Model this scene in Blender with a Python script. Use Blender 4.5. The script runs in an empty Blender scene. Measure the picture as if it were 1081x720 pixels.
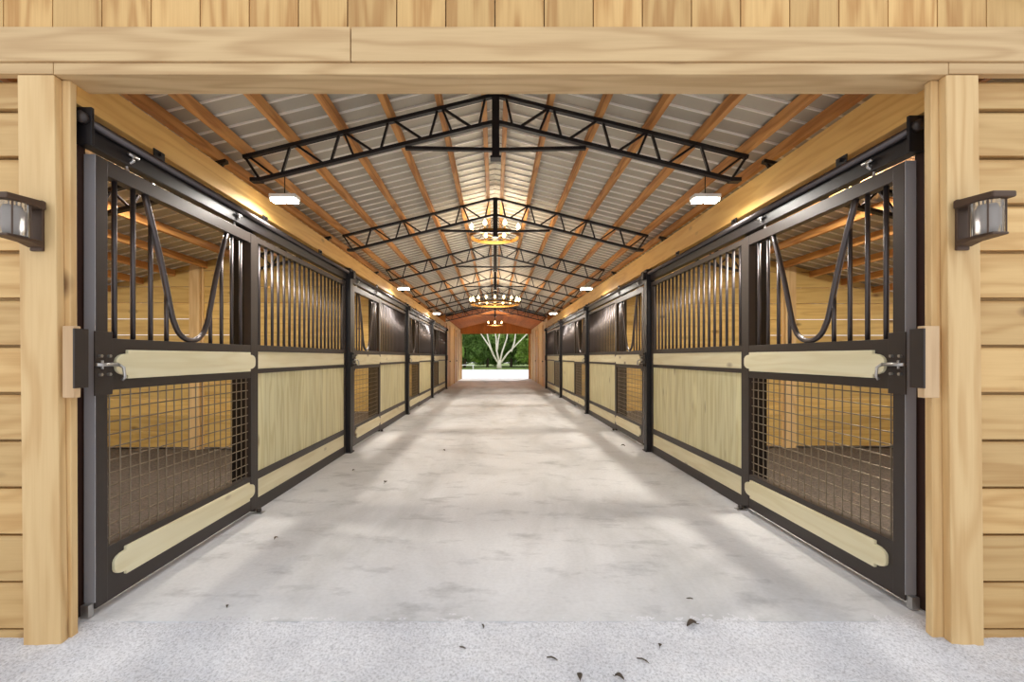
import bpy, bmesh, math, random
from mathutils import Vector, Matrix, noise
random.seed(7)
PI = math.pi
scene = bpy.context.scene
C = scene.collection
# ---------------------------------------------------------------- camera
F = 490.0; VX, VY, H = 522.5, 377.0, 1.17
cam_d = bpy.data.cameras.new('camera'); cam = bpy.data.objects.new('camera', cam_d); C.objects.link(cam)
cam.location = (0, 0, H); cam.rotation_euler = (PI/2, 0, 0)
cam_d.sensor_width = 36; cam_d.lens = F/1081*36
cam_d.shift_x = (540.5-VX)/1081; cam_d.shift_y = (VY-360)/1081
cam_d.clip_start = .05; cam_d.clip_end = 500
scene.camera = cam
scene.view_settings.view_transform = 'Standard'; scene.view_settings.look = 'None'
scene.view_settings.gamma = 1; scene.view_settings.use_curve_mapping = False
scene.view_settings.exposure = 0.0

def lin(r, g, b):
    f = lambda c: (c/12.92 if c <= .04045 else ((c+.055)/1.055)**2.4)
    return (f(r/255), f(g/255), f(b/255), 1)
def ground_pt(px, py, z=0.0):
    Y = (H-z)*F/(py-VY); return ((px-VX)*Y/F, Y)

# ---------------------------------------------------------------- materials
def new_mat(name):
    m = bpy.data.materials.new(name); m.use_nodes = True
    nt = m.node_tree; b = nt.nodes['Principled BSDF']
    return m, nt, b
def N(nt, t, **kw):
    n = nt.nodes.new(t)
    for k, v in kw.items():
        if k in n.inputs: n.inputs[k].default_value = v
        else: setattr(n, k, v)
    return n
def L(nt, a, b): nt.links.new(a, b)
def ramp(nt, fac, stops):
    r = nt.nodes.new('ShaderNodeValToRGB'); e = r.color_ramp.elements
    e[0].position, e[0].color = stops[0]; e[1].position, e[1].color = stops[-1]
    for p, c in stops[1:-1]:
        q = e.new(p); q.color = c
    L(nt, fac, r.inputs[0]); return r
def math_(nt, op, a, b=None, c=None):
    n = nt.nodes.new('ShaderNodeMath'); n.operation = op
    for i, v in enumerate((a, b, c)):
        if v is None: continue
        if isinstance(v, (int, float)): n.inputs[i].default_value = v
        else: L(nt, v, n.inputs[i])
    return n.outputs[0]
def mix(nt, fac, a, b, mode='MIX'):
    n = nt.nodes.new('ShaderNodeMix'); n.data_type = 'RGBA'; n.blend_type = mode
    if isinstance(fac, (int, float)): n.inputs[0].default_value = fac
    else: L(nt, fac, n.inputs[0])
    for i, v in ((6, a), (7, b)):
        if isinstance(v, tuple): n.inputs[i].default_value = v
        else: L(nt, v, n.inputs[i])
    return n.outputs[2]
def wood(name, light, dark, axis, board=None, rough=.6, knots=True, contrast=.55, var=.25, line=None):
    """pine: grain runs along axis; board=(axis index, width, offset) gives each board its own tone and grain"""
    m, nt, b = new_mat(name)
    tc = N(nt, 'ShaderNodeTexCoord'); oi = N(nt, 'ShaderNodeObjectInfo')
    sep = N(nt, 'ShaderNodeSeparateXYZ'); L(nt, tc.outputs['Object'], sep.inputs[0])
    rnd = math_(nt, 'MULTIPLY', oi.outputs['Random'], 9.0)
    if board:
        idx = math_(nt, 'FLOOR', math_(nt, 'DIVIDE', math_(nt, 'ADD', sep.outputs[board[0]], 100*board[1]-board[2]), board[1]))
        wn = N(nt, 'ShaderNodeTexWhiteNoise', noise_dimensions='1D'); L(nt, idx, wn.inputs['W'])
        bv = wn.outputs['Value']; rnd = math_(nt, 'ADD', rnd, math_(nt, 'MULTIPLY', bv, 37.0))
    sc = [math_(nt, 'ADD', sep.outputs[i], rnd) for i in range(3)]
    cb = N(nt, 'ShaderNodeCombineXYZ')
    for i in range(3): L(nt, math_(nt, 'MULTIPLY', sc[i], (.9 if i == axis else 9.0)), cb.inputs[i])
    n1 = N(nt, 'ShaderNodeTexNoise', Scale=.8, Detail=2.0, Roughness=.5); L(nt, cb.outputs[0], n1.inputs['Vector'])
    rings = math_(nt, 'SINE', math_(nt, 'MULTIPLY', n1.outputs[0], 34.0))
    rings = math_(nt, 'POWER', math_(nt, 'MULTIPLY_ADD', rings, .5, .5), 1.8)
    cb2 = N(nt, 'ShaderNodeCombineXYZ')
    for i in range(3): L(nt, math_(nt, 'MULTIPLY', sc[i], (4.0 if i == axis else 130.0)), cb2.inputs[i])
    n2 = N(nt, 'ShaderNodeTexNoise', Scale=1.0, Detail=3.0); L(nt, cb2.outputs[0], n2.inputs['Vector'])
    fac = math_(nt, 'ADD', math_(nt, 'MULTIPLY', rings, .75), math_(nt, 'MULTIPLY', n2.outputs[0], .75))
    fac = math_(nt, 'MULTIPLY', math_(nt, 'SUBTRACT', fac, .32), contrast)
    col = mix(nt, fac, light, dark)
    n3 = N(nt, 'ShaderNodeTexNoise', Scale=1.3, Detail=2.0); L(nt, cb.outputs[0], n3.inputs['Vector'])
    col = mix(nt, math_(nt, 'MULTIPLY', n3.outputs[0], .35), col, tuple(c*.8 for c in dark[:3])+(1,))
    if board:
        v = math_(nt, 'MULTIPLY_ADD', bv, var, 1-var*.6)
        cc = N(nt, 'ShaderNodeCombineColor'); [L(nt, v, cc.inputs[i]) for i in range(3)]
        col = mix(nt, 1.0, col, cc.outputs[0], 'MULTIPLY')
    if knots:
        cb3 = N(nt, 'ShaderNodeCombineXYZ')
        for i in range(3): L(nt, math_(nt, 'MULTIPLY', sc[i], (2.6 if i == axis else 6.0)), cb3.inputs[i])
        vo = N(nt, 'ShaderNodeTexVoronoi', Scale=1.0); L(nt, cb3.outputs[0], vo.inputs['Vector'])
        sp = N(nt, 'ShaderNodeSeparateColor'); L(nt, vo.outputs['Color'], sp.inputs[0])
        kd = nt.nodes.new('ShaderNodeMapRange'); kd.inputs['From Min'].default_value = .05; kd.inputs['From Max'].default_value = .19; kd.inputs['To Min'].default_value = 1; kd.inputs['To Max'].default_value = 0; L(nt, vo.outputs['Distance'], kd.inputs['Value'])
        k = math_(nt, 'MULTIPLY', kd.outputs[0], math_(nt, 'LESS_THAN', sp.outputs[0], .4))
        col = mix(nt, math_(nt, 'MULTIPLY', k, .8), col, lin(96, 58, 26))
    L(nt, col, b.inputs['Base Color']); b.inputs['Roughness'].default_value = rough
    bp = N(nt, 'ShaderNodeBump', Strength=.25, Distance=.004); L(nt, fac, bp.inputs['Height']); L(nt, bp.outputs[0], b.inputs['Normal'])
    return m
def plain(name, col, rough=.5, metal=0, emit=None, estr=0, bump=None, var=0.0, trans=0):
    m, nt, b = new_mat(name)
    b.inputs['Base Color'].default_value = col; b.inputs['Roughness'].default_value = rough
    b.inputs['Metallic'].default_value = metal; b.inputs['Transmission Weight'].default_value = trans
    if emit: b.inputs['Emission Color'].default_value = emit; b.inputs['Emission Strength'].default_value = estr
    if var or bump:
        tc = N(nt, 'ShaderNodeTexCoord'); n = N(nt, 'ShaderNodeTexNoise', Scale=bump or 20.0, Detail=4.0)
        L(nt, tc.outputs['Object'], n.inputs['Vector'])
        if var:
            L(nt, mix(nt, n.outputs[0], tuple(c*(1-var) for c in col[:3])+(1,), tuple(min(1, c*(1+var)) for c in col[:3])+(1,)), b.inputs['Base Color'])
        if bump:
            bp = N(nt, 'ShaderNodeBump', Strength=.3, Distance=.01); L(nt, n.outputs[0], bp.inputs['Height']); L(nt, bp.outputs[0], b.inputs['Normal'])
    return m
def granular(name, c1, c2, c3, s, bumpd, rough=.9):
    m, nt, b = new_mat(name); tc = N(nt, 'ShaderNodeTexCoord')
    n = N(nt, 'ShaderNodeTexNoise', Scale=s*14, Detail=6.0, Roughness=.75); L(nt, tc.outputs['Object'], n.inputs['Vector'])
    n2 = N(nt, 'ShaderNodeTexNoise', Scale=s*.5, Detail=3.0); L(nt, tc.outputs['Object'], n2.inputs['Vector'])
    r = ramp(nt, n.outputs[0], [(.3, c1), (.5, c2), (.72, c3)])
    r2 = ramp(nt, n2.outputs[0], [(.35, (.86, .86, .87, 1)), (.65, (1, 1, 1, 1))])
    L(nt, mix(nt, 1.0, r.outputs[0], r2.outputs[0], 'MULTIPLY'), b.inputs['Base Color']); b.inputs['Roughness'].default_value = rough
    bp = N(nt, 'ShaderNodeBump', Strength=.5, Distance=bumpd); L(nt, n.outputs[0], bp.inputs['Height']); L(nt, bp.outputs[0], b.inputs['Normal'])
    return m
M = {}
WL, WD = lin(232, 200, 148), lin(176, 126, 66)
M['w_vert'] = wood('weathered_pine_upright', lin(234, 202, 148), lin(188, 138, 76), 2, contrast=.5)
M['w_horiz'] = wood('weathered_pine_level', lin(222, 192, 144), lin(166, 124, 78), 0, contrast=.5)
M['w_beam'] = wood('golden_pine_beam', lin(233, 190, 112), lin(190, 126, 50), 1, contrast=.45)
M['w_purlin'] = wood('orange_pine_purlin', lin(222, 164, 96), lin(150, 88, 36), 1, contrast=.75, knots=False)
M['w_siding'] = wood('pine_siding', lin(230, 194, 134), lin(178, 126, 62), 0, board=(2, .2, .016), contrast=.55)
M['w_gable'] = wood('pine_vertical_siding', lin(232, 194, 130), lin(174, 118, 56), 2, board=(0, .207, 0), contrast=.75, knots=False)
M['w_part'] = wood('pine_partition', lin(230, 196, 120), lin(184, 136, 64), 0, board=(2, .2, .05), contrast=.5)
M['w_cream'] = wood('pale_treated_plank', lin(243, 235, 202), lin(214, 198, 146), 1, contrast=.4, rough=.5)
M['w_tongue'] = wood('pale_green_tongue_boards', lin(234, 228, 188), lin(190, 176, 116), 2, board=(1, .09, 0), contrast=.6, var=.12)
M['w_far'] = wood('warm_cedar_boards', lin(222, 146, 66), lin(172, 98, 34), 2, board=(0, .3, 0), contrast=.5)
M['w_farw'] = wood('pale_tack_room_boards', lin(236, 208, 150), lin(204, 160, 100), 2, board=(1, .3, 0), contrast=.4)
M['w_block'] = wood('grey_pine_block', lin(222, 190, 148), lin(176, 136, 96), 2, knots=False)
M['steel'] = plain('bronze_black_steel', lin(64, 57, 54), .42, .4, var=.08)
M['black'] = plain('black_truss_steel', lin(26, 23, 26), .45, .2)
M['bar'] = plain('dark_polished_bar', lin(96, 90, 90), .4, .85)
M['wire'] = plain('galvanised_wire', lin(132, 120, 102), .45, .6)
M['chrome'] = plain('zinc_hardware', lin(190, 188, 186), .3, .85)
M['tin'] = plain('galvalume_sheet', lin(182, 176, 162), .5, .35, bump=3.0, var=.12)
M['maroon'] = plain('maroon_brown_steel', lin(70, 46, 38), .5, .3)
M['edge'] = plain('edge_painted_reflection', lin(168, 168, 174), .45, .2)  # sky reflection on the door edge put into the base colour
M['rib'] = plain('rib_painted_highlight', lin(244, 240, 230), .35, .1)  # paler than the tin, painting in the light the ribs catch
M['bronze'] = plain('brown_lamp_metal', lin(92, 74, 62), .5, .5)
M['glass'] = plain('lamp_glass', lin(232, 230, 226), .08, 0, trans=.9)
M['frost'] = plain('frosted_bulb', lin(196, 186, 182), .5)
M['bulb'] = plain('lit_bulb', (1, .75, .4, 1), .5, emit=(1, .66, .28, 1), estr=16)
M['ringm'] = plain('brass_wheel', lin(150, 110, 50), .35, .7)
M['led'] = plain('lit_led_face', (1, 1, 1, 1), .5, emit=(1, .95, .8, 1), estr=22)
M['bedding'] = granular('dark_stall_bedding', lin(48, 41, 37), lin(88, 77, 69), lin(124, 110, 99), 3, .02)
M['gravel'] = granular('white_crushed_gravel', lin(166, 165, 170), lin(226, 225, 230), lin(250, 250, 254), 7, .012)
M['leaf'] = plain('dry_brown_leaf', lin(84, 72, 60), .8, var=.3)
M['soffit'] = wood('orange_soffit_boards', lin(206, 128, 56), lin(160, 84, 28), 1, board=(0, .2, 0), contrast=.5, rough=.9)
M['white_bark'] = plain('white_bark', lin(226, 218, 200), .8, bump=14.0, var=.15)
M['bark'] = plain('brown_bark', lin(96, 82, 66), .9, bump=14.0, var=.2)
M['greenery'] = plain('green_leaves', lin(186, 212, 120), .6, bump=1.5, var=.5)
M['greenery2'] = plain('dark_green_leaves', lin(140, 172, 96), .6, bump=1.5, var=.5)
M['grass'] = granular('grass', lin(70, 92, 36), lin(108, 128, 56), lin(150, 160, 84), 3, .03)
M['white'] = plain('white_paint', lin(232, 230, 226), .6)
for k_ in ('greenery', 'greenery2'):
    m = M[k_]; nt = m.node_tree; b = nt.nodes['Principled BSDF']; out = nt.nodes['Material Output']
    tr_ = N(nt, 'ShaderNodeBsdfTranslucent'); src = b.inputs['Base Color'].links[0].from_socket; L(nt, src, tr_.inputs[0])
    mx = N(nt, 'ShaderNodeMixShader', Fac=.5); L(nt, b.outputs[0], mx.inputs[1]); L(nt, tr_.outputs[0], mx.inputs[2]); L(nt, mx.outputs[0], out.inputs['Surface'])
# concrete
m, nt, b = new_mat('pale_concrete'); tc = N(nt, 'ShaderNodeTexCoord')
mp = N(nt, 'ShaderNodeMapping'); mp.inputs['Scale'].default_value = (1, .45, 1); L(nt, tc.outputs['Object'], mp.inputs[0])
n1 = N(nt, 'ShaderNodeTexNoise', Scale=1.1, Detail=6.0, Roughness=.6, Distortion=.6); L(nt, mp.outputs[0], n1.inputs['Vector'])
n2 = N(nt, 'ShaderNodeTexNoise', Scale=45.0, Detail=4.0); L(nt, tc.outputs['Object'], n2.inputs['Vector'])
mp2 = N(nt, 'ShaderNodeMapping'); mp2.inputs['Rotation'].default_value = (0, 0, .35); mp2.inputs['Scale'].default_value = (2.6, 5, 1); L(nt, tc.outputs['Object'], mp2.inputs[0])
n3 = N(nt, 'ShaderNodeTexNoise', Scale=1.0, Detail=5.0, Roughness=.65); L(nt, mp2.outputs[0], n3.inputs['Vector'])
r = ramp(nt, n1.outputs[0], [(.3, lin(182, 182, 184)), (.5, lin(210, 210, 214)), (.72, lin(228, 229, 234))])
r3 = ramp(nt, n3.outputs[0], [(.2, lin(190, 190, 192)), (.46, (1, 1, 1, 1))])
r2 = ramp(nt, n2.outputs[0], [(.3, (.93, .93, .93, 1)), (.6, (1, 1, 1, 1))])
cc = mix(nt, 1.0, mix(nt, 1.0, r.outputs[0], r3.outputs[0], 'MULTIPLY'), r2.outputs[0], 'MULTIPLY')
L(nt, cc, b.inputs['Base Color']); b.inputs['Roughness'].default_value = .62
bp = N(nt, 'ShaderNodeBump', Strength=.15, Distance=.003); L(nt, n2.outputs[0], bp.inputs['Height']); L(nt, bp.outputs[0], b.inputs['Normal'])
M['concrete'] = m

# ---------------------------------------------------------------- mesh helpers
class MB:
    def __init__(s): s.v = []; s.f = []
    def add(s, vs, fs):
        o = len(s.v); s.v += [tuple(v) for v in vs]; s.f += [tuple(i+o for i in f) for f in fs]; return s
    def box(s, x0, x1, y0, y1, z0, z1):
        vs = [(x, y, z) for x in (x0, x1) for y in (y0, y1) for z in (z0, z1)]
        return s.add(vs, [(0, 1, 3, 2), (4, 6, 7, 5), (0, 4, 5, 1), (2, 3, 7, 6), (0, 2, 6, 4), (1, 5, 7, 3)])
    def prism(s, pts, axis, a, b):
        """pts in the two other axes (cyclic order kept x,y,z) extruded along axis"""
        def P(p, t):
            q = list(p); q.insert(axis, t); return q
        n = len(pts)
        vs = [P(p, a) for p in pts]+[P(p, b) for p in pts]
        return s.add(vs, [tuple(range(n)), tuple(range(2*n-1, n-1, -1))]+[(i, (i+1) % n, n+(i+1) % n, n+i) for i in range(n)])
    def bar(s, p, q, w, h=None, up=(0, 1, 0)):
        """box beam from p to q, w along up, h across"""
        h = h or w; p, q = Vector(p), Vector(q); d = (q-p).normalized(); u = Vector(up); u = (u-d*u.dot(d)).normalized(); r_ = d.cross(u)
        vs = [e+u*a*w/2+r_*c*h/2 for e in (p, q) for a in (-1, 1) for c in (-1, 1)]
        return s.add(vs, [(0, 1, 3, 2), (4, 6, 7, 5), (0, 4, 5, 1), (2, 3, 7, 6), (0, 2, 6, 4), (1, 5, 7, 3)])
    def tube(s, path, r_, n=8, closed=False, cap=True):
        path = [Vector(p) for p in path]; m_ = len(path); rs = r_ if isinstance(r_, (list, tuple)) else [r_]*m_
        vs = []; u = None
        for i, p in enumerate(path):
            a = path[(i-1) % m_] if (i or closed) else p; c = path[(i+1) % m_] if (i < m_-1 or closed) else p
            d = (c-a).normalized()
            if u is None:
                u = Vector((1, 0, 0)) if abs(d.x) < .9 else Vector((0, 1, 0))
            u = (u-d*u.dot(d)).normalized(); w = d.cross(u)
            vs += [p+(u*math.cos(2*PI*k/n)+w*math.sin(2*PI*k/n))*rs[i] for k in range(n)]
        fs = []
        for i in range(m_ if closed else m_-1):
            j = (i+1) % m_
            fs += [(i*n+k, i*n+(k+1) % n, j*n+(k+1) % n, j*n+k) for k in range(n)]
        if cap and not closed: fs += [tuple(range(n-1, -1, -1)), tuple((m_-1)*n+k for k in range(n))]
        return s.add(vs, fs)
    def lathe(s, prof, n=16, o=(0, 0, 0)):
        vs = [(o[0]+r_*math.cos(2*PI*k/n), o[1]+r_*math.sin(2*PI*k/n), o[2]+z) for r_, z in prof for k in range(n)]
        fs = [(i*n+k, i*n+(k+1) % n, (i+1)*n+(k+1) % n, (i+1)*n+k) for i in range(len(prof)-1) for k in range(n)]
        fs += [tuple(range(n-1, -1, -1)), tuple((len(prof)-1)*n+k for k in range(n))]
        return s.add(vs, fs)
    def map(s, fn): s.v = [tuple(fn(v)) for v in s.v]; return s
def obj(name, mb, mat, parent=None, smooth=False, bevel=0, loc=None, label=None):
    me = bpy.data.meshes.new(name); me.from_pydata(mb.v, [], mb.f)
    bm = bmesh.new(); bm.from_mesh(me); bmesh.ops.recalc_face_normals(bm, faces=bm.faces); bm.to_mesh(me); bm.free()
    if smooth:
        for p in me.polygons: p.use_smooth = True
    me.materials.append(mat); o = bpy.data.objects.new(name, me); C.objects.link(o)
    if parent: o.parent = parent
    if loc: o.location = loc
    if bevel:
        b = o.modifiers.new('bevel', 'BEVEL'); b.width = bevel; b.segments = 2; b.limit_method = 'ANGLE'
    if label: o['label'] = label
    return o
def tag(o, label=None, cat=None, group=None, kind=None):
    if label: o['label'] = label
    if cat: o['category'] = cat
    if group: o['group'] = group
    if kind: o['kind'] = kind
    return o
def thing(name, label, cat, loc=(0, 0, 0), group=None):
    o = bpy.data.objects.new(name, None); C.objects.link(o); o.location = loc; o.empty_display_size = .1
    return tag(o, label, cat, group)
def struct(name, mb, mat, **k):
    o = obj(name, mb, mat, **k); o['kind'] = 'structure'; return o
def copy_tree(o, parent=None):
    c = o.copy(); C.objects.link(c)
    if parent: c.parent = parent
    for ch in o.children: copy_tree(ch, c)
    return c
ORD = ['nearest', 'second', 'third', 'fourth', 'fifth', 'sixth', 'seventh', 'eighth', 'ninth', 'tenth']

def area(loc, size, power, col, rot=(0, 0, 0), sy=None):
    d = bpy.data.lights.new('lamp_light', 'AREA'); d.energy = power; d.size = size; d.color = col
    if sy: d.shape = 'RECTANGLE'; d.size_y = sy
    o = bpy.data.objects.new('lamp_light', d); C.objects.link(o); o.location = loc; o.rotation_euler = rot; return o
def pointl(loc, power, col, r_=.05):
    d = bpy.data.lights.new('lamp_light', 'POINT'); d.energy = power; d.color = col; d.shadow_soft_size = r_
    o = bpy.data.objects.new('lamp_light', d); C.objects.link(o); o.location = loc; return o
# ---------------------------------------------------------------- layout
XL, XR = -1.805, 1.915           # aisle faces of the stall doors
SIDES = (('left', -1, XL, 1.95, 3.80), ('right', 1, XR, 2.02, 3.82))
XO = 5.4                          # outer walls
Y0, YT, YE = 1.955, 17.15, 24.9   # front wall, tack rooms, far end
SL = .246                         # roof slope
def chord(x): return H+1.985-SL*abs(x)      # top of the truss top chord
PUR = .10
def tin(x): return chord(x)+PUR+.004

# ---------------------------------------------------------------- ground and floor
struct('floor', MB().box(-XO, XO, 2.055, YE+.3, -.15, 0), M['concrete'])
def gz(x, y):
    t = max(0, min(1, (2.06-y)/.35)); e = .012*noise.noise(Vector((x*3, y*3, 0)))+.006*noise.noise(Vector((x*14, y*14, 2)))+.005*noise.noise(Vector((x*45, y*45, 5)))
    side = max(0, abs(x)-1.75)*.0
    return -.006-.045*t-side+e*min(1, .25+t)
g = MB(); nx, ny = 420, 150
X0, X1, G0, G1 = -3.6, 3.6, .6, 2.16
g.v = [(X0+(X1-X0)*i/nx, G0+(G1-G0)*j/ny, 0) for j in range(ny+1) for i in range(nx+1)]
g.v = [(x, y, gz(x, y) if y < 1.99 else gz(x, 1.99)*max(0, (2.07-y)/.08)+.004*noise.noise(Vector((x*5, y*5, 7)))+.004*noise.noise(Vector((x*30, y*30, 8)))-max(0, y-2.03)*.07+.002) for x, y, z in g.v]
g.f = [(j*(nx+1)+i, j*(nx+1)+i+1, (j+1)*(nx+1)+i+1, (j+1)*(nx+1)+i) for j in range(ny) for i in range(nx)]
tag(obj('gravel_apron', g, M['gravel'], smooth=True), 'white crushed gravel in front of the barn entrance', 'gravel', kind='stuff')
gg = MB().box(-60, 60, -30, .6, -.4, -.06).box(-60, -XO-.01, .6, 25.2, -.4, -.06).box(XO+.01, 60, .6, 25.2, -.4, -.06).box(-XO-.01, X0, .6, 1.96, -.4, -.06).box(X1, XO+.01, .6, 1.96, -.4, -.06).box(-60, 60, 25.21, 44, -.4, -.02)
tag(obj('gravel_yard', gg, M['gravel']), 'pale gravel yard around the barn and beyond its far doorway', 'gravel', kind='stuff')
tag(obj('grass_strip', MB().box(-60, 60, 44, 90, -.4, .0), M['grass']), 'green grass strip under the trees beyond the far doorway', 'grass', kind='stuff')

# ---------------------------------------------------------------- front wall, posts and header
def siding(x0, x1, y, z0, z1, step=.2, off=.016, t=.03):
    mb = MB(); k = math.floor((z0-off)/step)
    mb.box(x0, x1, y+t+.01, y+t+.02, z0, z1)
    while k*step+off < z1:
        a = max(z0, k*step+off+.007); c = min(z1, (k+1)*step+off-.007)
        if c-a > .02: mb.prism([(y, a), (y+t, a), (y+t, c), (y+.012, c), (y+.002, c-.012)], 0, x0, x1)
        k += 1
    return mb
struct('wall_front_left', siding(-XO, -1.94, 1.965, -.08, H+1.17), M['w_siding'])
struct('wall_front_right', siding(1.97, XO, 1.965, -.08, H+1.17), M['w_siding'])
# vertical boards above the header
mb = MB(); zt = H+1.36
bw = .207; k = -27
pts = [(-XO, zt-1.0), (XO, zt-1.0), (XO, tin(XO)), (0, tin(0)), (-XO, tin(XO))]
while k*bw < XO:
    a, c = max(-XO, k*bw+.0025), min(XO, (k+1)*bw-.0025)
    if c > a:
        za, zc = tin(a), tin(c)
        lo = zt-.02
        if max(za, zc) > lo+.02:
            p = [(a, lo), (c, lo), (c, max(lo, zc)), (a, max(lo, za))]
            if a < 0 < c: p.insert(3, (0, tin(0)))
            mb.prism([(q[0], q[1]) for q in p], 1, 1.955, 1.985)
    k += 1
mb.prism([(-3, zt-.02), (3, zt-.02), (3, tin(3)), (0, tin(0)), (-3, tin(3))], 1, 1.986, 2.0)
struct('wall_front_gable', mb, M['w_gable'])
# header: upper beam in two lengths, lower beam
def beam(name, x0, x1, y0, y1, z0, z1, label, cat='beam', mat='w_horiz', grp=None):
    return tag(obj(name, MB().box(x0, x1, y0, y1, z0, z1), M[mat], bevel=.003), label, cat, grp)
jx = (370-VX)*1.915/F
beam('header_beam', -XO, jx-.002, 1.915, 1.95, H+1.222, H+1.364, 'weathered pine header board over the entrance, left length up to the butt joint')
beam('header_beam', jx+.002, XO, 1.915, 1.95, H+1.222, H+1.364, 'weathered pine header board over the entrance, right length from the butt joint')
beam('lintel_beam', -1.83, 1.88, 1.924, 2.07, H+1.172, H+1.221, 'thick pine lintel spanning the entrance between the two front posts', 'lintel')
beam('lintel_beam', -XO, -1.833, 1.924, 1.96, H+1.175, H+1.221, 'narrow pine trim board above the left siding, beside the lintel', 'trim board')
beam('lintel_beam', 1.883, XO, 1.924, 1.96, H+1.175, H+1.221, 'narrow pine trim board above the right siding, beside the lintel', 'trim board')
def lean_post(name, xt0, xt1, xb0, xb1, y0, y1, z0, z1, label):
    mb = MB(); mb.add([(xb0, y0, z0), (xb1, y0, z0), (xb1, y1, z0), (xb0, y1, z0), (xt0, y0, z1), (xt1, y0, z1), (xt1, y1, z1), (xt0, y1, z1)],
                      [(3, 2, 1, 0), (4, 5, 6, 7), (0, 1, 5, 4), (1, 2, 6, 5), (2, 3, 7, 6), (3, 0, 4, 7)])
    return tag(obj(name, mb, M['w_vert'], bevel=.004), label, 'post')
lean_post('entrance_post', -1.983, -1.83, -1.957, -1.80, 1.926, 1.962, -.12, H+1.172, 'light pine entrance post carrying the left wall lantern')
lean_post('entrance_post', 1.873, 2.008, 1.897, 2.032, 1.926, 1.962, -.12, H+1.172, 'light pine entrance post carrying the right wall lantern')
lean_post('door_jamb', -1.90, -1.797, -1.90, -1.79, 1.963, 1.995, -.08, H+1.171, 'narrow pine jamb board just behind the left entrance post')
lean_post('door_jamb', 1.843, 1.96, 1.85, 1.97, 1.963, 1.995, -.08, H+1.171, 'narrow pine jamb board just behind the right entrance post')
for s, x0, x1, lb in ((-1, -1.80, -1.75, 'left'), (1, 1.785, 1.85, 'right')):
    t = thing('latch_block', 'pale wooden latch block with a steel strike plate on the %s door jamb' % lb, 'block', ((x0+x1)/2, 1.96, 1.0))
    w = (x1-x0)/2
    obj('block', MB().box(-w, w, -.03, .002, 0, .30), M['w_block'], t, bevel=.003)
    obj('strike_plate', MB().box(-s*w-.004, -s*w+.004, -.032, .035, .04, .29), M['steel'], t, bevel=.001)

# ---------------------------------------------------------------- wall lanterns
def lantern(x, z, lb):
    t = thing('wall_lantern', 'brown metal wall lantern with glass cylinder on the %s entrance post' % lb, 'lamp', (x, 1.926, z))
    obj('backplate', MB().box(-.026, .026, -.014, 0, -.105, .105), M['bronze'], t, bevel=.004)
    obj('cap', MB().prism([(-.012, .062), (-.012, .098), (-.17, .086), (-.17, .062)], 0, -.045, .045), M['bronze'], t, bevel=.006)
    obj('arm', MB().prism([(-.012, -.092), (-.012, -.064), (-.155, -.066), (-.155, -.076), (-.06, -.08)], 0, -.032, .032), M['bronze'], t, bevel=.004)
    gl = MB().lathe([(.046, -.066), (.048, .06)], 20, (0, -.105, 0)); obj('glass', gl, M['glass'], t, smooth=False)
    obj('bulb', MB().lathe([(.018, -.06), (.026, -.03), (.026, .03), (.018, .05)], 14, (0, -.105, 0)), M['frost'], t, smooth=True)
    for a in range(4):
        q = a*PI/2+PI/4; obj('guard_rod', MB().tube([(.05*math.cos(q), -.105+.05*math.sin(q), -.068), (.05*math.cos(q), -.105+.05*math.sin(q), .064)], .003, 6), M['bronze'], t)
    return t
lantern((41-VX)*1.926/F, H+(377-239)*1.926/F, 'left')
lantern((1014-VX)*1.926/F, H+(377-238)*1.926/F, 'right')

# ---------------------------------------------------------------- stall fronts
def P3(sg, u, v, z): return (sg*v, u, z)
def sbox(mb, sg, u0, u1, v0, v1, z0, z1):
    a, c = sorted((sg*v0, sg*v1)); return mb.box(a, c, u0, u1, z0, z1)
def plank(sg, u0, u1, z0, z1, v0, v1):
    h = z1-z0; n = .028; e = .07
    pts = []
    def corner(uu, zz, du, dz):
        out = [(uu-du*e, zz), (uu-du*e, zz-dz*.018)]
        for i in range(5):
            a = PI/2*i/4
            out.append((uu-du*(e-.006)*(1-math.sin(a)), zz-dz*(.018+(h/2-.034)*(1-math.cos(a)))))
        return out
    c1 = corner(u1, z1, 1, 1); c2 = corner(u1, z0, 1, -1)[::-1]; c3 = corner(u0, z0, -1, -1); c4 = corner(u0, z1, -1, 1)[::-1]
    pts = c1+c2+c3+c4
    a, c = sorted((sg*v0, sg*v1))
    return MB().prism(pts, 0, a, c)
D0, D1, PA, PB = .15, 1.55, 1.56, 3.70
ZT, ZW, ZM1, ZM0, ZB1 = 2.087, 2.015, 1.258, 1.015, .285
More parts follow.
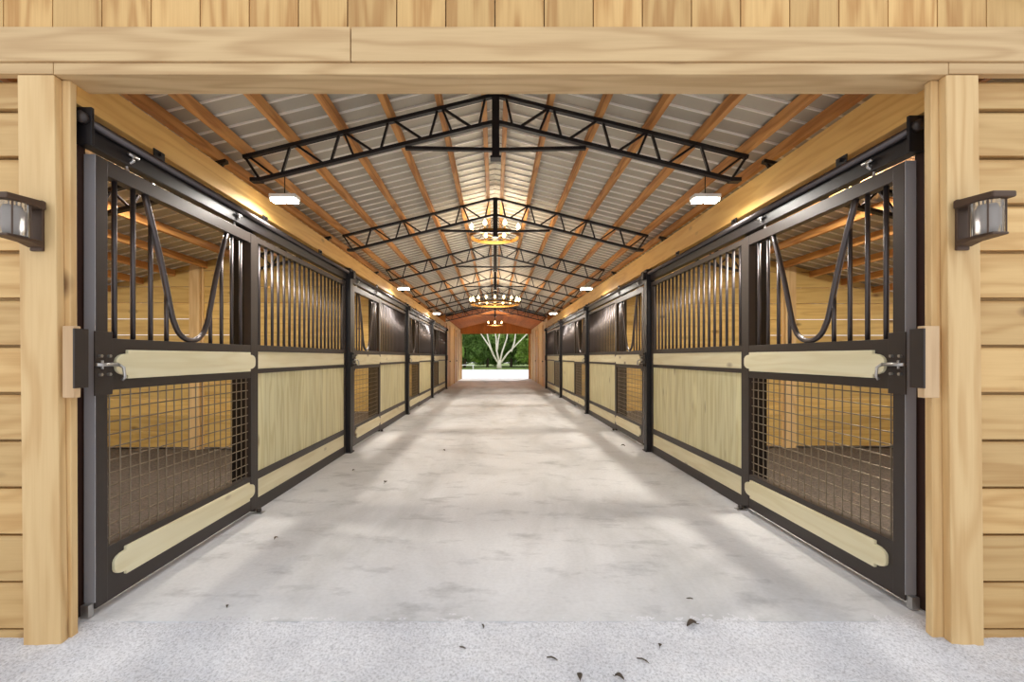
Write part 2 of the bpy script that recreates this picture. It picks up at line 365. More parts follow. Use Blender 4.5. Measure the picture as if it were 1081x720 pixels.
def make_door(sg):
    t = thing('stall_door', '', 'door')
    S = M['steel']
    sw = .065
    for u0, u1 in ((D0, D0+sw), (D1-sw, D1)):
        obj('stile', sbox(MB(), sg, u0, u1, 0, .052, .03, ZT), S, t, bevel=.003)
    for z0, z1, nm in ((ZW, ZT, 'top_rail'), (ZM0, ZM1, 'middle_rail'), (.03, ZB1, 'bottom_rail')):
        obj(nm, sbox(MB(), sg, D0+sw, D1-sw, .002, .05, z0, z1), S, t, bevel=.002)
    obj('plank', plank(sg, D0+.10, D1-.02, 1.065, 1.205, -.012, .004), M['w_cream'], t, bevel=.003, label='pale ornamental plank on the middle rail')
    obj('plank', plank(sg, D0+.09, D1-.03, .115, .25, -.012, .004), M['w_cream'], t, bevel=.003, label='pale ornamental plank on the bottom rail')
    # wire mesh
    mb = MB(); a, c = D0+sw, D1-sw; n = 19
    for i in range(n+1):
        u = a+(c-a)*(i+.5)/(n+1); mb.tube([P3(sg, u, .02, ZB1), P3(sg, u, .02, ZM0)], .0035, 5)
    m_ = 12
    for i in range(m_):
        z = ZB1+(ZM0-ZB1)*(i+.5)/m_; mb.tube([P3(sg, a, .0255, z), P3(sg, c, .0255, z)], .0035, 5)
    obj('wire_mesh', mb, M['wire'], t)
    # yoke
    cu = (D0+D1)/2-.01; hw = .37
    path = []
    zb = ZM1+.012; zt = ZW+.004; R = .14
    path.append((cu-hw, zt)); path.append((cu-hw+.12, zb+.42))
    path.append((cu-hw+.2, zb+.15))
    for i in range(7):
        q = PI*.11+PI*.78*i/6; path.append((cu-.15*math.cos(q), zb+.135-.135*math.sin(q)))
    path += [(cu+hw-.2, zb+.15), (cu+hw-.12, zb+.42), (cu+hw, zt)]
    # smooth with catmull
    pp = []
    ext = [path[0]]+path+[path[-1]]
    for i in range(1, len(ext)-2):
        for k in range(4):
            tt = k/4; p0, p1, p2, p3 = ext[i-1:i+3]
            pp.append(tuple(.5*((2*p1[j])+(-p0[j]+p2[j])*tt+(2*p0[j]-5*p1[j]+4*p2[j]-p3[j])*tt*tt+(-p0[j]+3*p1[j]-3*p2[j]+p3[j])*tt**3) for j in range(2)))
    pp.append(path[-1])
    obj('yoke', MB().tube([P3(sg, u, .022, z) for u, z in pp], .016, 12), M['bar'], t, smooth=True, label='V-shaped bent tube framing the head opening')
    def yoke_z(u):
        best = None
        for (u0, z0), (u1, z1) in zip(pp, pp[1:]):
            if min(u0, u1) <= u <= max(u0, u1) and abs(u1-u0) > 1e-6:
                z = z0+(z1-z0)*(u-u0)/(u1-u0); best = z if best is None else max(best, z)
        return best
    for du in (.555, .44, .32, .2):
        for s2 in (-1, 1):
            u = cu+s2*du; z = yoke_z(u) or ZW+.003
            obj('bar', MB().tube([P3(sg, u, .028, ZM1-.003), P3(sg, u, .028, z)], .0115, 10), M['bar'], t, smooth=True)
    # hangers
    for u in (D0+.20, D1-.25):
        h_ = obj('hanger', MB().tube([P3(sg, u, .02, ZT-.01), P3(sg, u, .02, 2.12), P3(sg, u, -.012, 2.14), P3(sg, u, -.012, 2.165)], .007, 8)
                 .tube([P3(sg, u-.03, -.014, 2.165), P3(sg, u+.03, -.014, 2.165)], .009, 8), M['chrome'], t, smooth=True)
        obj('hanger_nut', MB().lathe([(.011, 0), (.011, .012)], 6, P3(sg, u, .02, ZT)), M['chrome'], h_)
    # latch
    u = D0
    lt = obj('latch_plate', sbox(MB(), sg, u-.012, u+.085, -.006, .0, ZM0-.02, ZM1+.03), S, t, bevel=.001)
    for du in (.012, .06):
        for dz in (.085, .17):
            obj('bolt', MB().tube([P3(sg, u+du, -.004, ZM0+dz-.01), P3(sg, u+du, -.018, ZM0+dz-.01)], .008, 6), M['chrome'], lt)
    obj('latch_bolt', MB().tube([P3(sg, u-.02, -.02, 1.135), P3(sg, u+.10, -.02, 1.135)], .009, 8).tube([P3(sg, u+.01, -.02, 1.115), P3(sg, u+.01, -.02, 1.155)], .006, 6), M['chrome'], lt, smooth=True)
    obj('latch_handle', MB().tube([P3(sg, u+.095, -.022, 1.137), P3(sg, u+.108, -.04, 1.12), P3(sg, u+.108, -.045, 1.075), P3(sg, u+.104, -.035, 1.06)], .007, 8), M['chrome'], lt, smooth=True)
    obj('edge_sky_reflection', sbox(MB(), sg, D0-.004, D0-.0005, .001, .051, .06, ZT), M['edge'], t, label='added plate painted with reflected sky on the near edge of the door')  # added plate, coloured to imitate sky reflected in the door edge
    # shoe at the foot
    obj('foot_guide', sbox(MB(), sg, D0-.03, D0, .008, .045, .002, .06), M['chrome'], t, bevel=.002)
    return t
def make_front(sg):
    t = thing('stall_grille', '', 'panel')
    S = M['steel']; a, c = PA, PB; sw = .055; v0, v1 = .008, .05
    for u0, u1 in ((a, a+.045), (c-sw, c)):
        obj('stile', sbox(MB(), sg, u0, u1, v0, v1, 0, ZT), S, t, bevel=.003)
    a2, c2 = a+.045, c-sw
    for z0, z1, nm in ((ZT-.045, ZT, 'top_rail'), (1.212, 1.262, 'sill_rail'), (1.045, 1.08, 'middle_rail'), (.235, .295, 'lower_rail'), (.0, .09, 'bottom_rail')):
        obj(nm, sbox(MB(), sg, a2, c2, v0+.002, v1-.002, z0, z1), S, t, bevel=.002)
    obj('plank', sbox(MB(), sg, a2, c2, v0+.008, v1-.012, 1.08, 1.212), M['w_cream'], t, bevel=.003)
    obj('board_infill', sbox(MB(), sg, a2, c2, v0+.012, v1-.012, .295, 1.045), M['w_tongue'], t)
    obj('plank', sbox(MB(), sg, a2, c2, v0+.008, v1-.012, .09, .235), M['w_cream'], t, bevel=.003)
    n = 19
    mb = MB().tube([P3(sg, 0, .03, 1.255), P3(sg, 0, .03, ZT-.04)], .0115, 10)
    b0 = obj('grille_bar', mb, M['bar'], t, smooth=True)
    for i in range(n):
        u = a2+(c2-a2)*(i+.5)/n
        o = b0 if i == 0 else b0.copy()
        if i: C.objects.link(o)
        o.location = (0, u, 0)
    return t
def make_posts(sg):
    t = thing('stall_post', '', 'post')
    obj('shaft', sbox(MB(), sg, PB+.004, PB+.104, -.045, .06, 0, 2.255), M['black'], t, bevel=.004)
    obj('base_plate', sbox(MB(), sg, PB-.01, PB+.12, -.06, .06, 0, .014), M['black'], t, bevel=.002)
    obj('bracket', sbox(MB(), sg, PB+.01, PB+.095, -.085, -.045, 2.13, 2.215), M['black'], t, bevel=.004)
    lt = obj('latch_keeper', sbox(MB(), sg, PB+.02, PB+.085, -.06, -.045, 1.05, 1.23), M['black'], t, bevel=.002)
    for z in (1.07, 1.14, 1.21):
        obj('bolt', MB().tube([P3(sg, PB+.05, -.06, z), P3(sg, PB+.05, -.075, z)], .012, 6), M['black'], lt)
    return t
def make_backpost(sg):
    t = thing('door_channel', '', 'post')
    obj('channel', sbox(MB(), sg, 1.57, 1.67, .07, .19, 0, 2.2), M['black'], t, bevel=.003)
    return t
STP = 85  # power of the added stall fill lights
for side, sg, X, s0, P in SIDES:
    dr, fr, ps, bk = make_door(sg), make_front(sg), make_posts(sg), make_backpost(sg)
    for k in range(4):
        y = s0+P*k
        for proto, nm in ((dr, 'd'), (fr, 'f'), (ps, 'p'), (bk, 'b')):
            o = proto if k == 0 else copy_tree(proto)
            o.location = (X, y, 0)
            at = 'nearest the entrance' if k == 0 else ORD[k]+' from it'
            if nm == 'd': tag(o, 'black sliding stall door with V-shaped opening, %s on the %s side' % (at, side), 'door', 'sliding stall doors')
            elif nm == 'f': tag(o, 'fixed bars over pale boards, stall %s on the %s side' % (at, side), 'panel', 'barred stall fronts')
            elif nm == 'p': tag(o, 'black steel post ending the stall %s on the %s side' % (at, side), 'post', 'stall posts')
            else: tag(o, 'dark post behind the far edge of stall door %s, %s side' % (at, side), 'post', 'channel posts')
    o = tag(obj('corner_post', sbox(MB(), sg, .06, .17, .064, .16, 0, 2.25), M['maroon'], bevel=.003, loc=(X, s0-.0, 0)),
            'dark steel corner post between the %s door jamb and the first stall door' % side, 'post')
    # floor catch where door meets panel
    for k in range(2):
        y = s0+P*k
        t = thing('floor_guide', 'small zinc floor guide at the far edge of the %s %s stall door' % ('first' if k == 0 else 'second', side), 'guide', (X-sg*.03, y+D1-.01, 0), 'door guides')
        obj('foot', MB().box(-.035, .035, -.03, .03, 0, .006), M['chrome'], t)
        obj('roller', MB().lathe([(.015, .006), (.018, .012), (.018, .03), (.01, .034)], 12), M['steel'], t, smooth=True)
    # door track
    ye = YT-.1-s0
    t = thing('door_track', 'long black sliding door track hung under the %s beam' % side, 'track', (X, s0, 0))
    obj('channel', sbox(MB(), sg, .09, ye, .0, .055, 2.115, 2.205), M['black'], t, bevel=.003)
    obj('rail', MB().tube([P3(sg, .09, -.015, 2.205), P3(sg, ye, -.015, 2.205)], .02, 12), M['bar'], t, smooth=True, label='polished round rail on the track')
    obj('end_plate', sbox(MB(), sg, .075, .09, -.045, .06, 2.10, 2.262), M['black'], t, bevel=.002)
    obj('end_cap', MB().tube([P3(sg, .05, -.015, 2.21), P3(sg, .078, -.015, 2.21)], .025, 14), M['steel'], t, smooth=True)
    for i in range(14):
        u = .5+1.15*i
        if u < ye: obj('bracket', sbox(MB(), sg, u, u+.08, -.006, .0, 2.2, 2.275).tube([P3(sg, u+.04, -.006, 2.255), P3(sg, u+.04, -.02, 2.255)], .01, 6), M['black'], t)
    # eave beam over the stall fronts
    yb = YT-.01
    tag(obj('eave_beam', sbox(MB(), sg, 0, yb-2.0, 0, .09, 2.265, H+1.263+(.0 if sg < 0 else .06)), M['w_beam'], bevel=.004, loc=(X, 2.0, 0)),
        'long golden pine beam running above the %s stall fronts' % side, 'beam')
    tag(obj('beam_end', sbox(MB(), sg, 0, .03, -.0, .1, 2.262, H+1.165), M['w_vert'], loc=(X+sg*.0, 1.968, 0)) , 'short pine filler block where the %s beam meets the lintel' % side, 'block') if False else None

    # ------------------------------------------------------------ stalls: partition, outer wall, bedding
    outer = sg*XO
    for k in range(4):
        y = s0+P*k
        y1 = y+P+.05
        xin, xout = X+sg*.10, sg*(XO-.03)
        # partition of horizontal boards facing the camera, cut to the roof slope
        mb = MB(); z = .05
        i = 0
        while z < 2.40:
            z1 = min(z+.193, 2.43)
            # outer limit where the roof is above the board
            xm = min(XO-.03, (tin(0)-z1-.01)/SL)
            xm0 = min(XO-.03, (tin(0)-z-.01)/SL)
            a = abs(xin)
            if xm > a: mb.prism([(sg*a, z), (sg*xm0, z), (sg*xm, z1), (sg*a, z1)], 1, -.014, .014)
            z += .2
        t = thing('stall_partition', 'level pine boards closing the far end of the %s %s stall' % (('first', 'second', 'third', 'fourth')[k], side), 'partition', (0, y1, 0), 'stall partitions')
        obj('boards', mb, M['w_part'], t)
        for xp in (sg*3.72,):
            obj('stud', MB().box(xp-.065, xp+.065, -.06, -.015, 0, tin(xp)-.03), M['w_vert'], t, bevel=.003)
            obj('batten', MB().box(xp-sg*.085-.012, xp-sg*.085+.012, -.03, -.015, 0, tin(xp)-.03), M['w_vert'], t)
        lp = thing('added_stall_lamp', 'added unseen fill lamp high inside the %s %s stall' % (('first', 'second', 'third', 'fourth')[k], side), 'lamp', (sg*2.5, y+1.6, tin(2.5)-.09), 'added stall fill lamps')  # unseen lamp added to brighten the stall interior
        obj('base', MB().lathe([(.07, .0), (.07, .03), (.05, .045)], 20), M['white'], lp, smooth=False)
        obj('diffuser', MB().lathe([(.02, -.03), (.05, -.02), (.062, 0)], 20), M['led'], lp, smooth=True)
        area((sg*2.5, y+1.6, tin(2.5)-.13), .16, STP, (1, .92, .78), (0, sg*.25*-1, 0))
        # bedding
        bd = MB(); q = 26
        xa, xb = sorted((X+sg*.10, sg*(XO-.05))); ya, yb2 = y+.12-(0 if k else 0), y+P+.02
        if k: ya = y+.08
        bd.v = [(xa+(xb-xa)*i/q, ya+(yb2-ya)*j/q, .022+.02*noise.noise(Vector((i*.6, j*.6, k*3+sg)))+.01*random.random()) for j in range(q+1) for i in range(q+1)]
        bd.f = [(j*(q+1)+i, j*(q+1)+i+1, (j+1)*(q+1)+i+1, (j+1)*(q+1)+i) for j in range(q) for i in range(q)]
        tag(obj('stall_bedding', bd, M['bedding'], smooth=True), 'dark brown bedding covering the floor of the %s %s stall' % (('first', 'second', 'third', 'fourth')[k], side), 'bedding', kind='stuff')
    # outer wall; unseen opening added per stall to let daylight in
    mb = MB(); top = tin(XO)-.0
    a, c = sorted((outer-sg*.03, outer))
    mb.box(a, c, 2.0, YE, -.1, .8); mb.box(a, c, 2.0, YE, top-.06, top-.01)
    for k in range(4):
        y = s0+P*k
        mb.box(a, c, y-.1 if k else 2.0, y+.16, .8, top-.06)
    mb.box(a, c, s0+4*P-.1, YE, .8, top-.06)
    struct('wall_'+side, mb, M['w_farw'])
    # tack room
    xw = X+sg*.02
    mb = MB(); a = sorted((xw, outer))
    xi, xo = abs(xw), XO-.03
    mb.prism([(sg*xi, 0), (sg*xo, 0), (sg*xo, tin(xo)-.01), (sg*xi, tin(xi)-.01)], 1, YT, YT+.05)
    struct('wall_tack_front_'+side, mb, M['w_far'])
    mb = sbox(MB(), sg, YT+.05, YE-.17, 0, .08, 0, 2.62); mb.map(lambda v: (v[0]+xw, v[1], v[2]))
    struct('wall_tack_'+side, mb, M['w_farw'])
    for i, (ya, yb3) in enumerate(((17.35, 17.5), (18.6, 18.75), (20.6, 20.75), (21.8, 21.95), (23.6, 23.75))):
        mb = sbox(MB(), sg, ya, yb3, -.03, 0, 0, 2.45); mb.map(lambda v: (v[0]+xw, v[1], v[2]))
        struct('trim_%d' % (i+1+(5 if sg > 0 else 0)), mb, M['w_vert'])
    for i, ya in enumerate((17.5, 20.75)):
        t = thing('door_%d' % (i+1+(2 if sg > 0 else 0)), None, None, (xw, ya, 0)); t['kind'] = 'structure'
        w = 1.05+.05*0
        obj('door_slab', sbox(MB(), sg, .02, w+.03, -.014, -.0, .02, 2.1), M['w_block'], t, bevel=.002)
        obj('door_knob', MB().tube([P3(sg, w-.06, -.014, 1.0), P3(sg, w-.06, -.06, 1.0)], [.012, .03], 10), M['black'], t, smooth=True)
    # far posts
    tag(obj('far_post', sbox(MB(), sg, 0, .14, -.06, .12, 0, 2.415), M['w_vert'], loc=(xw, YE-.16, 0), bevel=.004), 'bright pine post on the %s edge of the far doorway' % side, 'post')

# far gable
mb = MB(); k = -18
while k*.3 < XO:
    a, c = max(-XO, k*.3+.006), min(XO, (k+1)*.3-.006)
    if c > a+.02:
        lo = 2.415 if (a > -1.9 and c < 2.0) else 0
        p = [(a, lo), (c, lo), (c, tin(c)-.01), (a, tin(a)-.01)]
        mb.prism(p, 1, YE, YE+.03)
    k += 1
mb.box(-XO, -1.9, YE+.03, YE+.05, 0, 1.9); mb.box(2.0, XO, YE+.03, YE+.05, 0, 1.9)
mb.prism([(-1.95, 2.42), (2.0, 2.42), (2.0, tin(2)-.02), (0, tin(0)-.02), (-1.95, tin(1.95)-.02)], 1, YE+.03, YE+.04)
struct('wall_back', mb, M['w_far'])

# ---------------------------------------------------------------- roof
for side, sg in (('left', -1), ('right', 1)):
    mb = MB(); per = .155; prof = []
    y = 1.9
    while y < YE+.5:
        prof += [(y, 0), (y+.124, 0), (y+.127, -.012), (y+.137, -.012), (y+.140, 0)]; y += per
    prof.append((y, 0)); n = len(prof)
    for x in (0, XO+.15):
        mb.v += [(sg*x, yy, tin(x)+dz) for yy, dz in prof]
    mb.f = [(i, i+1, n+i+1, n+i) for i in range(n-1)]
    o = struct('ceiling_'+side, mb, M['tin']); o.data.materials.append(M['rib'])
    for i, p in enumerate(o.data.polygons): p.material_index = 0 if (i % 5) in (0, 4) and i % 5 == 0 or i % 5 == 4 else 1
    # boarded soffit over the far bay
    x0, x1 = 0, 2.4
    mb = MB(); y = 17.55
    mb.prism([(0, chord(0)-.02), (sg*2.6, chord(2.6)-.02), (sg*2.6, chord(2.6)), (0, chord(0))], 1, 17.5, YE-.01)
    struct('ceiling_soffit_'+side, mb, M['soffit'])
# ridge cap underside
mb = MB().prism([(-.14, tin(.14)-.002), (0, tin(0)-.004), (.14, tin(.14)-.002), (0, tin(0)+.03)], 1, 1.95, YE)
struct('ceiling_ridge', mb, M['tin'])
px = [.085, .417, .79, 1.16, 1.53, 1.885, 2.09, 2.46, 2.83, 3.2, 3.6, 4.0, 4.4, 4.8, 5.2]
for sg, side in ((-1, 'left'), (1, 'right')):
    for i, x in enumerate(px):
        n_ = YT-.02 if x > 2.3 else 17.45
        o = obj('roof_purlin', MB().box(-.02, .02, 2.01, n_, -PUR+.02, -.004), M['w_purlin'], loc=(sg*x, 0, tin(x)-.016), bevel=0)
        w = ('beside the ridge' if i == 0 else '%s out from the ridge' % ('second third fourth fifth sixth seventh eighth ninth tenth eleventh twelfth thirteenth fourteenth fifteenth'.split()[i-1]))
        tag(o, 'orange pine purlin under the roof, %s, %s slope' % (w, side), 'purlin', 'roof purlins')

# ---------------------------------------------------------------- trusses
TD = .20
def make_truss():
    t = thing('roof_truss', '', 'truss')
    c = lambda x: chord(x)-H-.012; T = .026
    for s in (-1, 1):
        obj('top_chord', MB().bar((s*1.90, 0, c(1.9)), (0, 0, c(0)), .04, T), M['black'], t)
        obj('bottom_chord', MB().bar((s*1.80, 0, c(1.8)-TD), (0, 0, c(0)-TD), .04, T), M['black'], t)
        obj('end_plate', MB().box(s*1.80-.04, s*1.80+.04, -.03, .03, c(1.8)-TD-.012, c(1.8)-TD+.016), M['black'], t)
        tx = [1.885, 1.53, 1.16, .79, .42, .06]; bx = [1.64, 1.27, .895, .525, .155]
        B = lambda x: (s*x, 0, c(x)-TD+.008); Tp = lambda x: (s*x, 0, c(x)-.008)
        for i in range(5):
            obj('web', MB().bar(Tp(tx[i]-.03), B(bx[i]+.03), .02, .016), M['black'], t)
            obj('web', MB().bar(B(bx[i]-.03), Tp(tx[i+1]+.02), .02, .016), M['black'], t)
        for a, b_ in ((1.885, 1.78), (1.14, 1.07), (.40, .33)):
            obj('web', MB().bar(Tp(a), B(b_), .02, .016), M['black'], t)
        obj('collar_tie', MB().bar((s*.68, 0, 1.575), (s*.028, 0, 1.562), .03, .024), M['black'], t)
    obj('king_post', MB().box(-.028, .028, -.028, .028, 1.50, c(0)-.0).box(-.04, .04, -.04, .04, 1.49, 1.505), M['black'], t)
    return t
tr = make_truss(); TY = [3.5+2.28*i for i in range(7)]
for i, y in enumerate(TY):
    o = tr if i == 0 else copy_tree(tr)
    o.location = (.005, y, H)
    tag(o, 'black steel roof truss spanning the aisle, %s' % ('nearest the entrance' if i == 0 else ORD[i]+' from the entrance'), 'truss', 'aisle roof trusses')
def make_lean(sg):
    t = thing('stall_truss', '', 'truss'); c = lambda x: chord(x)-H-.012
    obj('top_chord', MB().bar((sg*2.02, 0, c(2.02)), (sg*3.2, 0, c(3.2)), .04, .026), M['black'], t)
    obj('bottom_chord', MB().bar((sg*2.02, 0, c(2.02)-.17), (sg*3.2, 0, c(3.2)-.17), .04, .026), M['black'], t)
    n = 4; d = (3.18-2.04)/n
    for i in range(n):
        x = 2.04+i*d
        for a, b_ in ((0, -.17), (-.17, 0)):
            xa = x+(d/2 if a else 0); xb = xa+d/2
            obj('web', MB().bar((sg*xa, 0, c(xa)+a), (sg*xb, 0, c(xb)+b_), .02, .016), M['black'], t)
    return t
for side, sg, X, s0, P in SIDES:
    p = make_lean(sg)
    for i, y in enumerate([3.5, 5.72, 8.06, 10.34, 12.62, 14.9]):
        o = p if i == 0 else copy_tree(p)
        o.location = (0, y, H)
        tag(o, 'black truss under the roof over the %s stalls, %s' % (side, 'nearest the entrance' if i == 0 else ORD[i]+' from it'), 'truss', 'stall roof trusses')

def make_flood():
    t = thing('flood_lamp', '', 'lamp')
    zc = chord(1.6)-TD-.03
    z = H+1.19
    obj('hanging_rod', MB().tube([(0, 0, .03), (0, 0, zc-z-.0)], .004, 6), M['black'], t)
    obj('housing', MB().box(-.10, .10, -.05, .05, .0, .03), M['white'], t, bevel=.006)
    for x in (-.05, .05):
        obj('led_panel', MB().box(x-.042, x+.042, -.04, .04, -.022, .0), M['led'], t, bevel=.004)
    return t
fp = make_flood(); first = True
FLP, CHP = 13.5, 42
for side, sg in (('left', -1), ('right', 1)):
    for i, y in enumerate((3.5, 8.06, 12.62)):
        o = fp if first else copy_tree(fp); first = False
        o.location = (sg*1.585, y, H+1.19)
        tag(o, 'white twin LED flood lamp hanging from the %s truss end, %s' % (side, ('nearest the entrance', 'second from the entrance', 'farthest from the entrance')[i]), 'lamp', 'twin flood lamps')
        area((sg*1.585, y, H+1.19-.03), .22, FLP, (1, .96, .9)); pointl((sg*1.585, y, H+1.19-.14), FLP*.15, (1, .93, .82), .2)
def chandelier(loc, R, n, top, label, hub=.3):
    t = thing('chandelier', label, 'chandelier', loc, None)
    ring = MB(); k = 40
    for r0, z0, z1 in ((R, -.02, .02),):
        ring.v = []; ring.f = []
        for i in range(k):
            a = 2*PI*i/k
            for rr, zz in ((R-.012, -.022), (R+.012, -.022), (R+.012, .022), (R-.012, .022)): ring.v.append((rr*math.cos(a), rr*math.sin(a), zz))
        for i in range(k):
            j = (i+1) % k
            ring.f += [(i*4+q, i*4+(q+1) % 4, j*4+(q+1) % 4, j*4+q) for q in range(4)]
    obj('ring', ring, M['ringm'], t)
    obj('stem', MB().tube([(0, 0, 0), (0, 0, top)], .008, 8), M['black'], t)
    obj('hub', MB().lathe([(.01, -.04), (.035, -.02), (.035, .02), (.01, .05)], 12), M['ringm'], t, smooth=True)
    for i in range(4):
        a = PI/4*1+PI/2*i
        obj('spoke', MB().tube([(0, 0, 0), (R*math.cos(a), R*math.sin(a), 0)], .007, 6), M['ringm'], t)
        obj('hanging_rod', MB().tube([(R*math.cos(a), R*math.sin(a), .01), (0, 0, min(top, hub))], .0035, 5), M['black'], t)
    for i in range(n):
        a = 2*PI*(i+.5)/n; x, y = R*math.cos(a), R*math.sin(a)
        cd = obj('candle_holder', MB().lathe([(.024, .02), (.024, .028), (.01, .03), (.01, .065)], 10, (x, y, 0)), M['ringm'], t, smooth=True)
        obj('bulb', MB().lathe([(.008, .065), (.024, .086), (.026, .104), (.015, .13), (.002, .15)], 10, (x, y, 0)), M['bulb'], cd, smooth=True)
    return t
zt = chord(0)
y1, z1 = 6.3, H+(377-250)*6.3/F
chandelier((0, y1, z1), .335, 8, zt-z1-.0, 'nearer wagon-wheel chandelier with eight candle bulbs under the ridge', .28)
y2, z2 = 11.5, H+(377-321)*11.5/F
chandelier((0, y2, z2), .61, 18, zt-z2, 'larger ring chandelier of many small bulbs, middle of the three along the ridge', .5)
y3, z3 = 20.0, H+(377-343)*20/F
chandelier((0, y3, z3), .33, 6, zt-.03-z3, 'small far chandelier in front of the cedar-boarded end wall', .28)
WARM = (1, .86, .68)
pointl((0, y1, z1-.1), CHP, WARM, .25); pointl((0, y2, z2-.1), CHP*1.6, WARM, .4); pointl((0, y3, z3-.1), CHP*1.1, WARM, .2)

# ---------------------------------------------------------------- leaves on the floor
def leaf(px_, py_, s, kind, label):
    z = -.045 if py_ > 660 else 0
    x, y = ground_pt(px_, py_, z)
    if y < 2.054: z = min(gz(x, y), 0)
    mb = MB()
    if kind == 'leaf':
        n = 7
        for i in range(n+1):
            tt = i/n; w = .42*math.sin(PI*min(1, tt*1.02))**.8*(1-.25*tt)
            for q in (-1, -.4, 0, .4, 1):
                mb.v.append(((tt-.5)*s, q*w*s*.8, s*(.10+.22*abs(q)**1.5+.15*math.sin(tt*4))))
        for i in range(n):
            for q in range(4): mb.f.append((i*5+q, i*5+q+1, (i+1)*5+q+1, (i+1)*5+q))
        mb.tube([(-.5*s, 0, .1*s), (-.75*s, .05*s, .12*s)], .02*s+.0006, 5)
    else:
        mb.tube([(-s*.5, 0, .004), (-s*.1, .06*s, .008), (s*.25, .02*s, .006), (s*.5, -.12*s, .004)], [.0022, .003, .003, .001], 6)
    o = obj('dry_leaf' if kind == 'leaf' else 'twig', mb, M['leaf'], loc=(x, y, z+.001), smooth=True); o.rotation_euler = (0, 0, random.uniform(0, 6))
    if kind == 'leaf' and s > .03:
        so = o.modifiers.new('thick', 'SOLIDIFY'); so.thickness = .001
    tag(o, label, 'leaf' if kind == 'leaf' else 'twig')
leaf(730, 659, .05, 'leaf', 'dark brown dry leaf lying at the slab edge, right of centre')
leaf(728, 633, .03, 'twig', 'curled brown twig on the concrete just behind the large leaf')
leaf(697, 688, .025, 'leaf', 'tiny brown leaf on the gravel, left of the curved twig')
leaf(679, 702, .05, 'twig', 'curved grey twig on the gravel near the bottom edge')
leaf(654, 716, .035, 'leaf', 'folded brown leaf at the bottom edge, right one of the pair')
leaf(612, 717, .035, 'leaf', 'ragged brown leaf at the bottom edge, left one of the pair')
leaf(583, 700, .045, 'twig', 'thin straight twig on the gravel left of the leaf pair')
leaf(488, 690, .03, 'twig', 'short dark twig on the gravel left of centre')
leaf(510, 671, .03, 'twig', 'small bent twig on the gravel near the slab edge')
leaf(407, 510, .05, 'leaf', 'dark leaf lying mid-aisle on the concrete, left of centre')
leaf(291, 569, .03, 'leaf', 'small brown leaf on the concrete near the left stall door')
leaf(373, 497, .03, 'leaf', 'small leaf on the concrete in front of the left stall post')
leaf(658, 471, .05, 'leaf', 'dark leaf on the concrete near the right stall post')
leaf(240, 641, .02, 'leaf', 'tiny dark leaf on the slab below the left stall door')
leaf(469, 476, .04, 'leaf', 'small leaf on the concrete further down the aisle')

# ---------------------------------------------------------------- trees beyond the far doorway
def leaf_mesh(name, n, rx, ry, rz, size, seed):
    r_ = random.Random(seed); mb = MB()
    blobs = [(Vector((r_.uniform(-.7, .7)*rx, r_.uniform(-.7, .7)*ry, r_.uniform(-.75, .7)*rz)), r_.uniform(.25, .5)) for _ in range(26)]
    for _ in range(n):
        c, br = r_.choice(blobs); d = Vector((r_.gauss(0, 1), r_.gauss(0, 1), r_.gauss(0, 1))).normalized()*br*r_.uniform(.7, 1)
        p = c+Vector((d.x*rx, d.y*ry, d.z*rz))
        u = Vector((r_.gauss(0, 1), r_.gauss(0, 1), r_.gauss(0, 1))).normalized(); w = u.orthogonal().normalized(); s = size*r_.uniform(.6, 1.3)
        mb.add([p-u*s, p+w*s*.45, p+u*s, p-w*s*.45], [(0, 1, 2, 3)])
    return mb
crowns = [leaf_mesh('crown', 9000, 3.0, 1.8, 2.6, .2, s) for s in (1, 2)]
spots = [(-6.3, 49.5, 3.2, 0), (-3.4, 52, 3.2, 1), (-.9, 55, 3.2, 0), (1.9, 55, 3.2, 1), (4.4, 52.5, 3.2, 0), (6.8, 50, 3.2, 1), (-5.2, 59, 4.4, 0), (5.2, 60, 4.4, 1), (0, 62, 4.4, 0), (-9.5, 58, 4.4, 1), (9.8, 58, 4.4, 0)]
names = ['broad green tree at the left edge of the far doorway view', 'leafy green tree left of the white-barked tree', 'green tree just behind the white-barked tree on its left', 'green tree just behind the white-barked tree on its right', 'leafy tree right of the white-barked tree', 'broad tree at the right edge of the far doorway view', 'tall tree rising behind at the left', 'tall tree rising behind at the right', 'tallest tree at the back centre of the view', 'outermost tree on the left beyond the doorway', 'outermost tree on the right beyond the doorway']
meshes = []
for i, ((x, y, z, k), nm) in enumerate(zip(spots, names)):
    t = thing('leafy_tree', nm, 'tree', (x, y, 0), 'trees beyond the barn')
    if i < 2:
        c = obj('crown', crowns[k], M['greenery' if k == 0 else 'greenery2'], t); meshes.append(c.data); 
    else:
        c = bpy.data.objects.new('crown', meshes[k]); C.objects.link(c); c.parent = t
    c['kind'] = 'stuff'; c.location = (0, 0, z)
    if i > 5: c.scale = (1.25, 1.1, 1.35)
    obj('trunk', MB().tube([(0, 0, 0), (.1, 0, z*.6), (0, .1, z)], [.16, .12, .06], 8), M['bark'], t, smooth=True)
hm = None
for i, x in enumerate((-9, -4.5, 0, 4.5, 9)):
    t = thing('hedge_bush', 'low dark bush filling the gap under the trees, %s beyond the doorway' % ('far left', 'left', 'centre', 'right', 'far right')[i], 'bush', (x, 60, 0), 'bushes under the trees')
    if hm is None:
        h0 = obj('foliage', leaf_mesh('foliage', 7000, 3.2, .8, 1.15, .16, 9), M['greenery2'], t); hm = h0.data
    else: h0 = bpy.data.objects.new('foliage', hm); C.objects.link(h0); h0.parent = t
    h0.location = (0, 0, 1.35); h0['kind'] = 'stuff'
t = thing('white_barked_tree', 'white-barked multi-stemmed tree centred in the far doorway', 'tree', (.42, 46, 0))
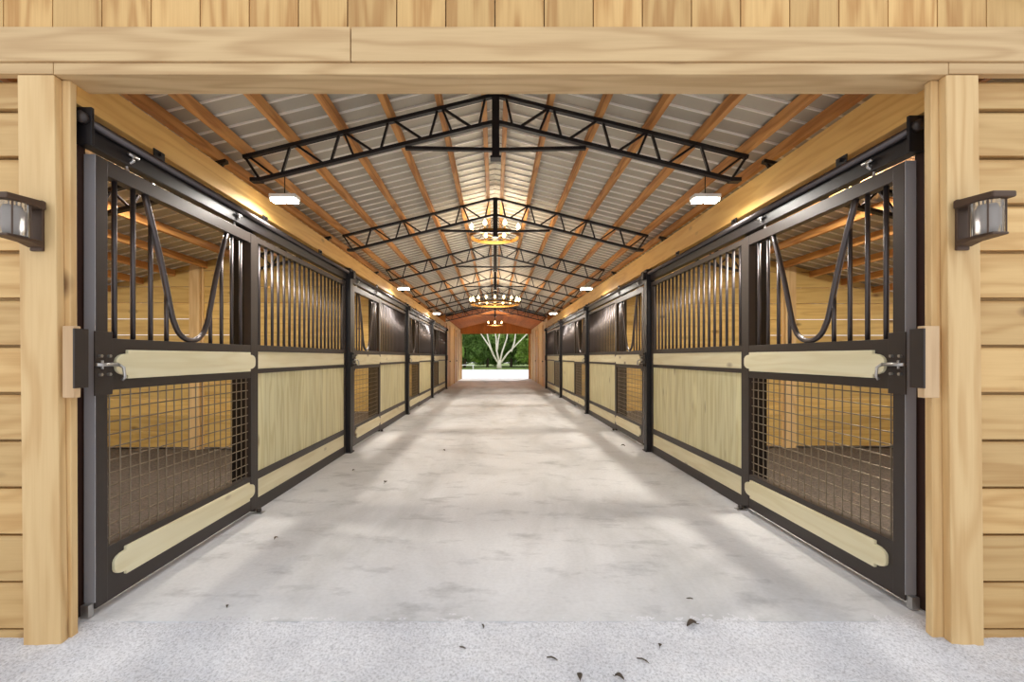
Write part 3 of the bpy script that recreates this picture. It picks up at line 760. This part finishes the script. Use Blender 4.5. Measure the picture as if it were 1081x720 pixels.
def limb(nm, pts, r0, r1):
    n = len(pts); return obj(nm, MB().tube(pts, [r0+(r1-r0)*i/(n-1) for i in range(n)], 8), M['white_bark'], t, smooth=True)
limb('trunk', [(0, 0, 0), (0, 0, .35), (.05, 0, .9)], .27, .16)
for a in ([(-.05, 0, .5), (-.7, .1, 1.6), (-1.1, .1, 3), (-1.4, .2, 4.6)], [(0, 0, .6), (-.25, -.1, 1.8), (-.3, 0, 3), (-.6, 0, 4.8)], [(.05, 0, .6), (.3, .1, 1.7), (.75, 0, 3), (1.0, 0, 4.8)],
          [(.1, 0, .5), (.8, 0, 1.5), (1.7, .1, 2.4), (2.9, .2, 3.6)], [(-.2, 0, 1.9), (-.1, .1, 2.8), (.2, 0, 4.3)], [(1.2, 0, 1.7), (1.5, 0, 2.6), (1.7, .1, 4.0)], [(-.6, 0, 1.5), (-.95, -.2, 2.2), (-1.9, -.1, 3.6)]):
    limb('branch', a, .10, .045)
# white bench by the grass
t = thing('garden_bench', 'low white bench at the left of the far doorway view', 'bench', (-2.75, 44.6, 0))
obj('seat', MB().box(-.8, .8, -.2, .2, .38, .44), M['white'], t)
for x in (-.65, .65): obj('leg', MB().box(x-.05, x+.05, -.17, .17, 0, .38), M['white'], t)

# ---------------------------------------------------------------- sky
w = bpy.data.worlds.new('sky'); scene.world = w; w.use_nodes = True; nt = w.node_tree
bg = nt.nodes['Background']; tc = N(nt, 'ShaderNodeTexCoord'); sp = N(nt, 'ShaderNodeSeparateXYZ'); L(nt, tc.outputs['Generated'], sp.inputs[0])
r = ramp(nt, sp.outputs[2], [(0.0, (1.0, .98, .95, 1)), (.5, (.92, .96, 1, 1))]); L(nt, r.outputs[0], bg.inputs[0]); bg.inputs[1].default_value = 1.2
sd = bpy.data.lights.new('sun', 'SUN'); sd.energy = 2.6; sd.angle = .02; sd.color = (1, .96, .88)
so = bpy.data.objects.new('sun', sd); C.objects.link(so); so.rotation_euler = Vector((.28, .72, .85)).to_track_quat('Z', 'Y').to_euler()
